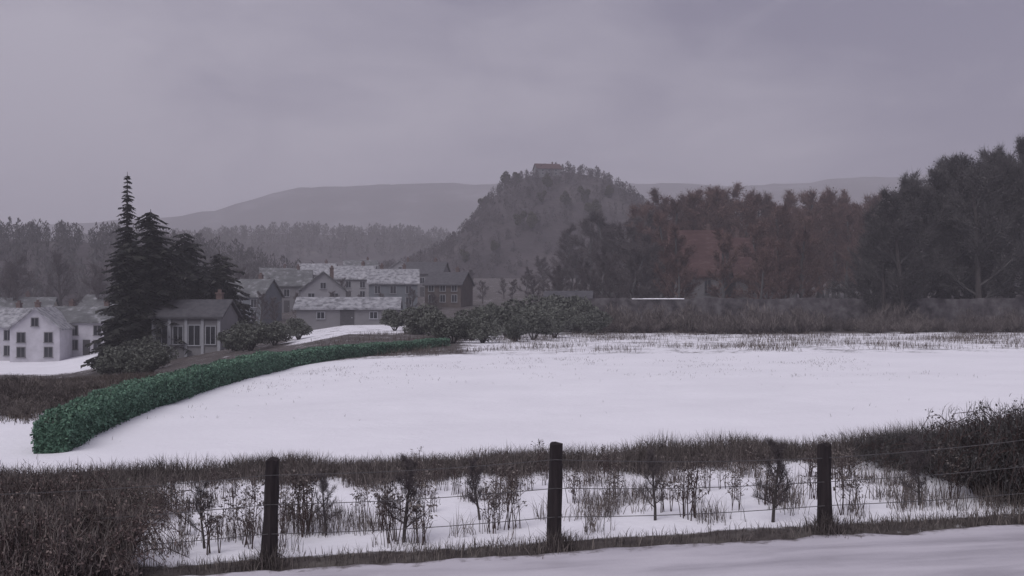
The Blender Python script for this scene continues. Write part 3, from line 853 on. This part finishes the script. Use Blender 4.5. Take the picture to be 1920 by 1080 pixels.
# ------------------------------------------------------------------ garden shrubs between field and houses
sh_tpl = []
for i in range(3):
    Vl, Fl = leafy_crown(400+i, 1.5, 1.2, 1.05, .95, 4200, .115, 13)
    t = MB()
    for k in range(7):
        a = k*.9; t.tube([(0, 0, -.15), (math.cos(a)*.4, math.sin(a)*.4, .7), (math.cos(a)*.8, math.sin(a)*.7, 1.3)], [.05, .03, .01], 4)
    sh_tpl.append((t.mesh('stems'), mesh_np('foliage', Vl, Fl)))
def shrub_proto(t, mt, label, group):
    o = empty('garden_shrub'); link('stems', t[0], M_bark, o); link('foliage', t[1], mt, o)
    return tag(o, label, 'shrub', group)
gs = [shrub_proto(t, M_shrubgreen, 'dull green evergreen shrub in the row beyond the snow field', 'green shrubs beyond the snow field') for t in sh_tpl]
cnt = 0
for (px, Yt, s) in ((850, 74, 1.0), (885, 80, 1.3), (918, 92, 1.5), (950, 86, 1.4), (985, 96, 1.7), (1020, 92, 1.6), (1052, 100, 1.9), (1085, 94, 1.6), (905, 74, .9), (1000, 80, 1.2), (790, 92, 1.3), (820, 84, 1.2), (740, 100, 1.1), (470, 92, 1.3), (515, 96, 1.2), (560, 100, 1.1), (445, 98, 1.4), (1110, 90, 1.2), (1040, 84, 1.2), (965, 76, 1.0)):
    lab = 'dull green evergreen shrub '+('beside the low house with pale pilasters' if px < 600 else 'in front of the brown timber house' if px < 870 else 'in the row between the timber house and the dark shed' if px < 1010 else 'in front of the dark plank shed')
    o = plant(gs[cnt % 3], on_ground(px, Yt), s, sx=rdm.uniform(.9, 1.3), label=lab); o['group'] = lab; cnt += 1
ts = [shrub_proto(t, M_shrubgreen, 'teal grey evergreen shrub at the foot of the tall spruce', 'shrubs at the foot of the spruce') for t in sh_tpl]
cnt = 0
for (px, Yt, s) in ((228, 92, 1.5), (262, 88, 1.6), (292, 94, 1.4), (245, 80, 1.1), (285, 78, 1.0), (205, 98, 1.2)):
    plant(ts[cnt % 3], on_ground(px, Yt), s); cnt += 1
# brown scrub left of the hedge and along the wall's foot
sc_tpl = []
for i in range(3):
    rg = np.random.default_rng(500+i); n = 420
    a = rg.uniform(0, 6.28, n); rr = rg.uniform(0, .35, n)
    P = np.stack([np.cos(a)*rr, np.sin(a)*rr, np.full(n, -.05)], -1)
    b_ = MB(); rd = random.Random(900+i)
    tw = []
    for k in range(60):
        az = rd.uniform(0, 6.28); el = R(rd.uniform(25, 85)); ln = rd.uniform(.5, 1.15)
        p = Vector((rd.gauss(0, .18), rd.gauss(0, .18), -.05)); d = Vector((math.cos(az)*math.cos(el), math.sin(az)*math.cos(el), math.sin(el)))
        q = p+d*ln*.5; e = q+(d+Vector((rd.gauss(0, .25), rd.gauss(0, .25), .1)))*ln*.5
        b_.tube([p, q, e], [.014, .009, .003], 3, False); tw += [q, q.lerp(e, .5), e]
    T = np.array([tuple(x) for x in tw]); N = 2600
    ix = rg.integers(0, len(T), N)
    Vl, Fl = blades(T[ix]+rg.normal(0, .06, (N, 3)), rg.uniform(.12, .34, N), .012, .8, rg)
    sc_tpl.append((b_.mesh('stems'), mesh_np('twigs', Vl, Fl)))
def scrub_proto(t, mt, name, label, group):
    o = empty(name); link('stems', t[0], M_cane, o); link('twigs', t[1], mt, o)
    return tag(o, label, 'bush', group)
bs = [scrub_proto(t, M_darkgrass, 'brown_bush', 'brown twiggy bush on the rough ground behind the near end of the hedge', 'brown bushes behind the near end of the hedge') for t in sc_tpl]
cnt = 0
for (px, py, s) in ((10, 778, 1.25), (44, 782, 1.1), (74, 770, 1.0), (20, 752, 1.2), (62, 745, 1.2), (-25, 765, 1.3), (105, 752, .9), (130, 738, .8), (170, 728, .8), (92, 730, 1.0), (30, 728, 1.1)):
    g = hit(px, py); plant(bs[cnt % 3], g, s*rdm.uniform(.34, .5), sx=1.9); cnt += 1
ws_ = [scrub_proto(t, M_twig_grey, 'scrub_bush', 'grey twiggy bush growing along the foot of the stone wall', 'grey bushes along the stone wall') for t in sc_tpl]
cnt = 0
for px in range(1130, 1940, 29):
    Yt = rdm.uniform(92, 103)
    lab = 'grey twiggy bush at the foot of the stone wall '+('near the dark shed' if px < 1240 else 'below the red-roofed houses' if px < 1440 else 'below the russet trees' if px < 1640 else 'below the dark wood')
    o = plant(ws_[cnt % 3], on_ground(px+rdm.uniform(-14, 14), Yt), rdm.uniform(1.0, 2.1), sx=1.35, label=lab); o['group'] = lab; cnt += 1

# ------------------------------------------------------------------ green hedge
hp = [hit(px, py) for (px, py) in ((96, 850), (180, 804), (270, 766), (360, 737), (450, 710), (530, 691), (610, 677), (690, 666), (760, 657), (835, 648))]
def hedge():
    o = empty('green_hedge', hp[0])
    P = [p-hp[0] for p in hp]
    seg = [(P[i+1]-P[i]).length for i in range(len(P)-1)]; cum = np.concatenate([[0], np.cumsum(seg)]); Lh = cum[-1]
    PX = np.array([tuple(p) for p in P])
    def along(t):
        return np.stack([np.interp(t, cum, PX[:, k]) for k in range(3)], -1)
    def frame(t):
        d = along(np.minimum(t+.3, Lh))-along(np.maximum(t-.3, 0)); d[:, 2] = 0; d /= np.linalg.norm(d, axis=1)[:, None]
        return d, np.stack([-d[:, 1], d[:, 0], 0*d[:, 0]], -1)
    def hgt(t): return (.80+.22*(fbm(t*.8, 1.5, 4)-.45)*2)*(1-.45*sstep(.5*Lh, Lh, t))*(.72+.28*sstep(0, .7, t))
    W = .34
    # inner body
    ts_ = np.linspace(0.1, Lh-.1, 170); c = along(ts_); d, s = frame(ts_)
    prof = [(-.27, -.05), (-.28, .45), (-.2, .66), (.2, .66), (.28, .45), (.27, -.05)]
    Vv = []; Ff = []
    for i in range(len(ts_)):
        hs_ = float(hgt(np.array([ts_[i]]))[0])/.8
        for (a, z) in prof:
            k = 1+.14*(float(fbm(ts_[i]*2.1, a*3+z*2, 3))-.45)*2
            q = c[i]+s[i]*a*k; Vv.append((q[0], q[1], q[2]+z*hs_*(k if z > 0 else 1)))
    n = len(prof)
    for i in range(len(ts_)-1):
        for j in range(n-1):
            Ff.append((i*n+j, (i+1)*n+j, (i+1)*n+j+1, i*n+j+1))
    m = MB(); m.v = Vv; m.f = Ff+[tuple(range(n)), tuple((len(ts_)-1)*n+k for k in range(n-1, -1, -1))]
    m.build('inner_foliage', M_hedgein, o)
    rg = np.random.default_rng(77); N = 85000
    t = rg.uniform(0, Lh, N)
    # denser at the near end
    t = Lh*(rg.uniform(0, 1, N)**1.25)
    c = along(t); d, s = frame(t); hh = hgt(t)
    q = rg.uniform(0, 1, N); a = np.where(q < .36, -W, np.where(q < .72, W, rg.uniform(-W, W, N)))
    z = np.where(q < .72, rg.uniform(.0, 1, N), 1.0)
    a = a*(1-.28*np.clip(z-.55, 0, 1))*(.8+.45*fbm(t*1.7, z*2, 3))+rg.normal(0, .04, N)
    Pp = c+s*a[:, None]; Pp[:, 2] += z*hh+rg.normal(0, .03, N)
    ne = rg.uniform(0, 1, N) < .022
    ae = rg.uniform(-W, W, N); ze = rg.uniform(0, 1, N); c0 = along(np.zeros(N)); d0, s0 = frame(np.zeros(N))
    Pe = c0+s0*ae[:, None]+d0*(np.abs(rg.normal(0, .04, N))-.03)[:, None]; Pe[:, 2] += ze*hgt(np.zeros(N))
    Pp = np.where(ne[:, None], Pe, Pp)
    Vl, Fl = quads_at(Pp, rg.uniform(.025, .07, N)*(1+t/Lh*.6), rg, 1.3)
    link('leaves', mesh_np('leaves', Vl, Fl), M_hedge, o)
    nt_ = 2600; tt = Lh*rg.uniform(0, 1, nt_)**1.2; cc = along(tt); dd, ss = frame(tt)
    Pt = cc+ss*rg.uniform(-.26, .26, nt_)[:, None]; Pt[:, 2] += hgt(tt)*rg.uniform(.8, .98, nt_)
    Vt, Ft = blades(Pt, rg.uniform(.06, .20, nt_), .014, .35, rg)
    link('twigs', mesh_np('twigs', Vt, Ft), M_shrubgreen, o)
    st = MB(); rd = random.Random(4)
    for k in range(40):
        tt = np.array([Lh*(k+.5)/40]); b0 = along(tt)[0]
        st.tube([(b0[0], b0[1], b0[2]-.1), (b0[0]+rd.gauss(0, .05), b0[1], b0[2]+.4)], [.03, .015], 5)
    st.build('stems', M_bark, o)
    return tag(o, 'low clipped blue-green hedge running along the edge of the snow field', 'hedge')
hedge()
# pale stake at the hedge's near end
pm = MB(); g = hit(84, 832)
pm.tube([(0, 0, -.15), (0, 0, .30), (.005, 0, .52), (.005, 0, .55)], [.032, .032, .032, .02], 8)
tag(pm.build('marker_stake', M_white, None, g), 'short white stake at the near end of the green hedge', 'stake')

# ------------------------------------------------------------------ fence in front
def fence():
    o = empty('wire_fence', (0, 0, 0)); rd = random.Random(21)
    tops = {}
    pxs = [(-32, 1.2, .085), (505, 1.24, .088), (1040, 1.22, .084), (1548, 1.02, .086), (2075, 1.2, .085)]
    posts = []
    for (px, h, r) in pxs:
        x = gx(px, 13.2); y = float(fence_y(x)); x = gx(px, y); z = tz(x, y)
        m = MB(); n = 9; k = 9; lx, ly = rd.uniform(-.05, .05), rd.uniform(-.03, .03); prev = None
        for i in range(k):
            t = i/(k-1); zz = -.35+(h+.35)*t
            i0 = len(m.v)
            for j in range(n):
                an = 2*math.pi*j/n; rr = r*(1.14-.18*t)*(1+.14*math.sin(j*2.3+px+i*.5)+rd.uniform(-.09, .09))
                m.v.append((math.cos(an)*rr+lx*t, math.sin(an)*rr+ly*t, zz+(rd.uniform(-.02, .03) if i == k-1 else 0)))
            if prev is not None:
                for j in range(n): m.f.append((prev+j, prev+(j+1) % n, i0+(j+1) % n, i0+j))
            prev = i0
        c = len(m.v); m.v.append((lx, ly, h+.035))
        for j in range(n): m.f.append((prev+j, prev+(j+1) % n, c))
        m.build('post', M_post, o, (x, y, z))
        posts.append((x, y, z, h, r))
    for fr in (.30, .58, .86):
        m = MB(); pts = []
        for i in range(len(posts)-1):
            A, B = posts[i], posts[i+1]
            for k in range(8):
                t = k/8
                pts.append((A[0]+(B[0]-A[0])*t, A[1]+(B[1]-A[1])*t-A[4], A[2]+A[3]*fr+(B[2]+B[3]*fr-A[2]-A[3]*fr)*t-.035*math.sin(math.pi*t)))
        B = posts[-1]; pts.append((B[0], B[1]-B[4], B[2]+B[3]*fr))
        m.tube(pts, [.0055]*len(pts), 4); m.build('wire', M_wire, o)
    return tag(o, 'rough dark timber post and wire fence along the road', 'fence')
fence()

# ------------------------------------------------------------------ dead grass behind the fence (one mass nobody could count)
def scatter(n, xr, yr, rg, dens):
    x = rg.uniform(*xr, n); y = rg.uniform(*yr, n)
    k = rg.uniform(0, 1, n) < dens(x, y)
    return x[k], y[k]
def pxof(x, y): return 960+F*x/y
rg = np.random.default_rng(41)
def dens_band(x, y):
    ne = np.interp(pxof(x, y), [0, 900, 1500, 1920], [20.4, 20.3, 20.1, 19.6])+.5*(fbm(x*.7, y*.1, 3)-.45)*2
    cl = sstep(.30, .52, fbm(x*1.1, y*1.1, 3))
    return (sstep(18.1, 19.2, y+1.2*(fbm(x*1.3, 2.2, 3)-.45)*2))*(1-sstep(-.35, .15, y-ne))*(.45+.55*cl)
x, y = scatter(260000, (-10.5, 11), (16.2, 21.2), rg, dens_band)
hgt_ = np.interp(pxof(x, y), [0, 800, 1400, 1920], [.36, .39, .44, .56])*rg.uniform(.40, 1.12, len(x))*(.62+.85*fbm(x*.8, y*.8+4, 3))
Vl, Fl = blades(np.stack([x, y, terr(x, y)-.02], -1), hgt_, rg.uniform(.007, .014, len(x)), .8, rg)
tag(link('dead_grass', mesh_np('dead_grass', Vl, Fl), M_darkgrass), 'dense dark dead grass edging the snow field behind the fence', 'grass', kind='stuff')
def dens_verge(x, y):
    f = fence_y(x); cl = fbm(x*1.6+3, y*1.2, 3); px = pxof(x, y)
    a = .8*(1-sstep(.05, .40, y-f))*sstep(-.32, -.15, y-f)*(.35+.65*sstep(.33, .5, fbm(x*1.2, 7.7, 3)))
    b = sstep(.52, .62, cl)*sstep(f+.3, f+.6, y)*.34
    c = (1-sstep(190, 290, px))*.9+sstep(1800, 1880, px)*.5
    return np.clip(a+b+c, 0, 1)*(y > road_edge(x)+.02)
x, y = scatter(165000, (-8.5, 9), (12.6, 19.0), rg, dens_verge)
f = fence_y(x)
hgt_ = np.where(y < f+.4, rg.uniform(.05, .20, len(x)), rg.uniform(.12, .42, len(x)))
Vl, Fl = blades(np.stack([x, y, terr(x, y)-.03], -1), hgt_, rg.uniform(.005, .011, len(x)), .5, rg)
tag(link('verge_grass', mesh_np('verge_grass', Vl, Fl), M_darkgrass), 'straggling dead grass through the snow at the road verge', 'grass', kind='stuff')
# far margin of the field
def dens_far(x, y):
    px = pxof(x, y); z = terr(x, y); py = HY+(CH-z)*F/y
    return sstep(.46, .62, fbm(x*.35, y*.5, 4))*.75*sstep(0, 8, field_far(px)-py)*sstep(560, 700, px)
x, y = scatter(90000, (-22, 45), (46, 92), rg, dens_far)
Vl, Fl = blades(np.stack([x, y, terr(x, y)-.03], -1), rg.uniform(.12, .5, len(x)), .022, .5, rg)
tag(link('margin_grass', mesh_np('margin_grass', Vl, Fl), M_deadgrass), 'dead grass poking through snow at the far margin of the field', 'grass', kind='stuff')
def dens_stub(x, y):
    px = pxof(x, y); py = HY+(CH-terr(x, y))*F/y
    ph = np.interp(px, [90, 270, 450, 610, 840], [862, 775, 719, 686, 668])
    return sstep(0, 6, py-ph)*(1-sstep(0, 60, py-ph))*1.0*sstep(.45, .6, fbm(x*.8, y*.8, 3))+.05*sstep(.60, .66, fbm(x*.5+3, y*.5, 3))
x, y = scatter(24000, (-10, 16), (20, 56), rg, dens_stub)
Vl, Fl = blades(np.stack([x, y, terr(x, y)-.04], -1), rg.uniform(.05, .16, len(x)), .012, .6, rg)
tag(link('field_stubble', mesh_np('field_stubble', Vl, Fl), M_deadgrass), 'sparse stubble poking through the snow of the field', 'grass', kind='stuff')
# rough ground left of the hedge
def dens_left(x, y):
    px = pxof(x, y); py = HY+(CH-terr(x, y))*F/y
    ph = np.interp(px, [90, 270, 450, 610, 840], [835, 752, 699, 668, 652])
    return ((py < ph) & (py > 705)).astype(float)*(1-sstep(790, 800, py)*(px < 110))*.9
x, y = scatter(60000, (-24, -3), (22, 60), rg, dens_left)
Vl, Fl = blades(np.stack([x, y, terr(x, y)-.03], -1), rg.uniform(.1, .38, len(x)), .018, .55, rg)
tag(link('rough_grass', mesh_np('rough_grass', Vl, Fl), M_deadgrass), 'brown rough grass on the ground behind the green hedge', 'grass', kind='stuff')

# ------------------------------------------------------------------ dead weeds standing in the snow strip
wd_tpl = []
for i in range(5):
    rd = random.Random(700+i); st = MB(); hd = MB()
    for k in range(rd.randint(5, 9)):
        az = rd.uniform(0, 6.28); h = rd.uniform(.45, .95); le = rd.uniform(.02, .22)
        b0 = Vector((rd.gauss(0, .07), rd.gauss(0, .07), -.05))
        e = b0+Vector((math.cos(az)*le*h, math.sin(az)*le*h, h)); md = b0.lerp(e, .5)+Vector((rd.gauss(0, .02), rd.gauss(0, .02), 0))
        st.tube([b0, md, e], [.008, .006, .003], 4, False)
        for j in range(rd.randint(3, 6)):
            q = b0.lerp(e, rd.uniform(.35, .95)); a2 = rd.uniform(0, 6.28); l2 = rd.uniform(.06, .2)
            f2 = q+Vector((math.cos(a2)*l2, math.sin(a2)*l2, l2*.8)); st.tube([q, f2], [.004, .002], 3, False)
            for m_ in range(4):
                s = rd.uniform(.012, .03); c = f2+Vector((rd.gauss(0, .02), rd.gauss(0, .02), rd.gauss(0, .015)))
                t1 = Vector((rd.gauss(0, 1), rd.gauss(0, 1), rd.gauss(0, 1))).normalized()*s; t2 = t1.orthogonal().normalized()*s*.6
                hd.quad(c-t1, c+t2, c+t1, c-t2)
        for m_ in range(9):
            c = e+Vector((rd.gauss(0, .03), rd.gauss(0, .03), rd.gauss(0, .03))); s = rd.uniform(.012, .028)
            t1 = Vector((rd.gauss(0, 1), rd.gauss(0, 1), rd.gauss(0, 1))).normalized()*s; t2 = t1.orthogonal().normalized()*s*.7
            hd.quad(c-t1, c+t2, c+t1, c-t2)
    wd_tpl.append((st.mesh('stems'), hd.mesh('seed_heads')))
def weed_proto(t):
    o = empty('dead_weed'); link('stems', t[0], M_cane, o); link('seed_heads', t[1], M_darkgrass, o)
    return tag(o, 'dry brown weed with seed heads standing in the snow behind the fence', 'weed', 'dry weeds standing in the snow behind the fence')
wp = [weed_proto(t) for t in wd_tpl]
cnt = 0; rdw = random.Random(31)
spots = []
while len(spots) < 110:
    px = rdw.uniform(250, 1800); yy = rdw.uniform(13.75, 18.6); x = gx(px, yy)
    if float(fbm(x*.9+9, yy*.8, 3)) < .40: continue
    spots.append((x, yy))
for (x, yy) in spots:
    px = pxof(x, yy)
    lab = 'dry seeded weed in snow '+('beside the post nearest the brambles' if px < 505 else 'between the first two posts after the brambles' if px < 1040 else 'between the middle post and the next one' if px < 1548 else 'past the post nearest the dark shrubs')
    plant(wp[cnt % 5], Vector((x, yy, tz(x, yy)-.02)), rdw.uniform(.6, 1.1)*(1.0 if yy < 15.2 else .62), label=lab)['group'] = lab; cnt += 1

for (px, Yt, s_, k, lab) in ((385, 14.2, .62, 0, 'small bare sapling in the snow between the brambles and the first post'), (612, 14.6, .60, 1, 'bare sapling just past the first fence post'), (757, 13.9, .80, 2, 'dark forked sapling midway between the first and middle posts'), (900, 15.0, .62, 0, 'bare sapling close before the middle fence post'), (1228, 14.3, .66, 1, 'bare sapling past the middle fence post'), (1448, 13.9, .76, 2, 'dark dense sapling just before the shortest post'), (1722, 14.4, .66, 0, 'bare sapling between the shortest post and the dark shrubs')):
    o = empty('bare_sapling', on_ground(px, Yt)); link('trunk', grey_tpl[k][0], None, o); link('crown', grey_tpl[k][1], None, o)
    o.scale = (s_*.135, s_*.135, s_*.145); o.rotation_euler = (0, 0, px*.1)
    tag(o, lab, 'sapling')
# tufts round the post feet
tf_tpl = []
for i in range(3):
    rg2 = np.random.default_rng(800+i); n = 520
    a = rg2.uniform(0, 6.28, n); rr = np.abs(rg2.normal(0, .13, n))
    P = np.stack([np.cos(a)*rr*1.5, np.sin(a)*rr, np.full(n, -.03)], -1)
    Vl, Fl = blades(P, rg2.uniform(.10, .34, n)*(1.15-np.clip(rr*2, 0, .7)), rg2.uniform(.006, .013, n), .55, rg2)
    tf_tpl.append(mesh_np('blades', Vl, Fl))
cnt = 0
for (px, lab) in ((505, 'dark tuft of dead grass at the foot of the post nearest the brambles'), (1040, 'dark tuft of dead grass at the foot of the middle fence post'), (1548, 'dark tuft of dead grass at the foot of the post nearest the dark shrubs')):
    x = gx(px, 13.2); y = float(fence_y(x))
    o = empty('grass_tuft', (x+.02, y-.08, tz(x, y)-.02), cnt); link('blades', tf_tpl[cnt % 3], M_darkgrass, o); tag(o, lab, 'grass tuft'); cnt += 1

# ------------------------------------------------------------------ bramble thicket, left corner, and dark shrubs at the right
def bramble(seed, wx, wy, h, canes, leaves, lsz):
    rd = random.Random(seed); rgb = np.random.default_rng(seed); c = MB(); pts_all = []
    for k in range(canes):
        p = Vector((rd.uniform(-wx, wx)*.8, rd.uniform(-wy, wy)*.8, -.1)); az = rd.uniform(0, 6.28); reach = rd.uniform(.3, 1.1); hh = h*rd.uniform(.45, 1.12)
        d = Vector((math.cos(az), math.sin(az), 0)); pts = []
        for i in range(7):
            t = i/6
            q = p+d*(reach*t)+Vector((0, 0, hh*math.sin(min(t*1.25, 1.15)*math.pi*.55)*1.02 if t < .8 else hh*(1-.9*(t-.8)*2)))
            q += Vector((rd.gauss(0, .02), rd.gauss(0, .02), rd.gauss(0, .02))); pts.append(q)
        c.tube(pts, [.010, .009, .008, .007, .006, .005, .003], 4, False)
        pts_all += pts[1:]
    T = np.array([tuple(p) for p in pts_all]); ix = rgb.integers(0, len(T), leaves)
    Vl, Fl = quads_at(T[ix]+rgb.normal(0, .05, (leaves, 3)), rgb.uniform(.4, 1.3, leaves)*lsz, rgb, 1.4)
    ix = rgb.integers(0, len(T), leaves)
    Vb, Fb = blades(T[ix]+rgb.normal(0, .05, (leaves, 3)), rgb.uniform(.06, .22, leaves), .007, .9, rgb)
    return c.mesh('canes'), mesh_np('leaves', Vl, Fl), mesh_np('twigs', Vb, Fb)
for (px, py, wx, h, lab, sd) in ((20, 1095, .7, .92, 'brown bramble thicket with arching canes filling the road corner', 1), (150, 1080, .55, .80, 'reddish brown bramble clump between the thicket and the first fence post', 2), (55, 1000, .8, .80, 'dull brown bramble clump behind the corner thicket, below the snow bank', 3), (205, 985, .45, .50, 'low straggling bramble at the edge of the snow behind the fence', 4)):
    t = bramble(sd, wx, .55, h, 260, 7000, .028)
    g = hit(px, py); o = empty('bramble', g); link('canes', t[0], M_cane, o); link('leaves', t[1], M_bramble, o); link('twigs', t[2], M_darkgrass, o)
    tag(o, lab, 'bramble')
for (px, py, h, wx, lab, sd) in ((1905, 930, 1.0, .62, 'almost black dense shrub past the last fence post in view', 11), (1815, 895, .66, .5, 'dark twiggy shrub against the snow, beside the almost black one', 12), (1725, 872, .42, .5, 'low dark shrub blending into the dead grass by the last post', 13), (1990, 945, 1.15, .6, 'tall black shrub half out of sight past the fence', 14)):
    t = bramble(sd, wx, .5, h, 340, 11000, .030)
    g = hit(px, py); o = empty('dark_shrub', g); link('canes', t[0], M_cane, o); link('leaves', t[1], M_twig_dark, o); link('twigs', t[2], M_twig_dark, o)
    tag(o, lab, 'shrub')

# ------------------------------------------------------------------ haze
def haze():
    m = bpy.data.materials.new('winter_haze'); m.use_nodes = True
    n = m.node_tree; n.nodes.clear()
    o = n.nodes.new('ShaderNodeOutputMaterial'); v = n.nodes.new('ShaderNodeVolumePrincipled')
    v.inputs['Color'].default_value = (0.93, 0.91, 0.97, 1)
    v.inputs['Density'].default_value = 0.00058
    v.inputs['Anisotropy'].default_value = 0.0
    n.links.new(v.outputs['Volume'], o.inputs['Volume'])
    b = MB(); b.box(-3800, 3800, -120, 3750, -22, 300)
    tag(b.build('haze', m), 'pale winter haze fading the far hills', 'haze', kind='stuff')
haze()

# fine pieces nobody could pick apart singly
for o in list(col.objects):
    if o.parent is not None and o.name.split('.')[0] in ('seed_heads', 'leaves', 'twigs', 'foliage', 'blades', 'canes', 'stems', 'crown'):
        o['kind'] = 'stuff'
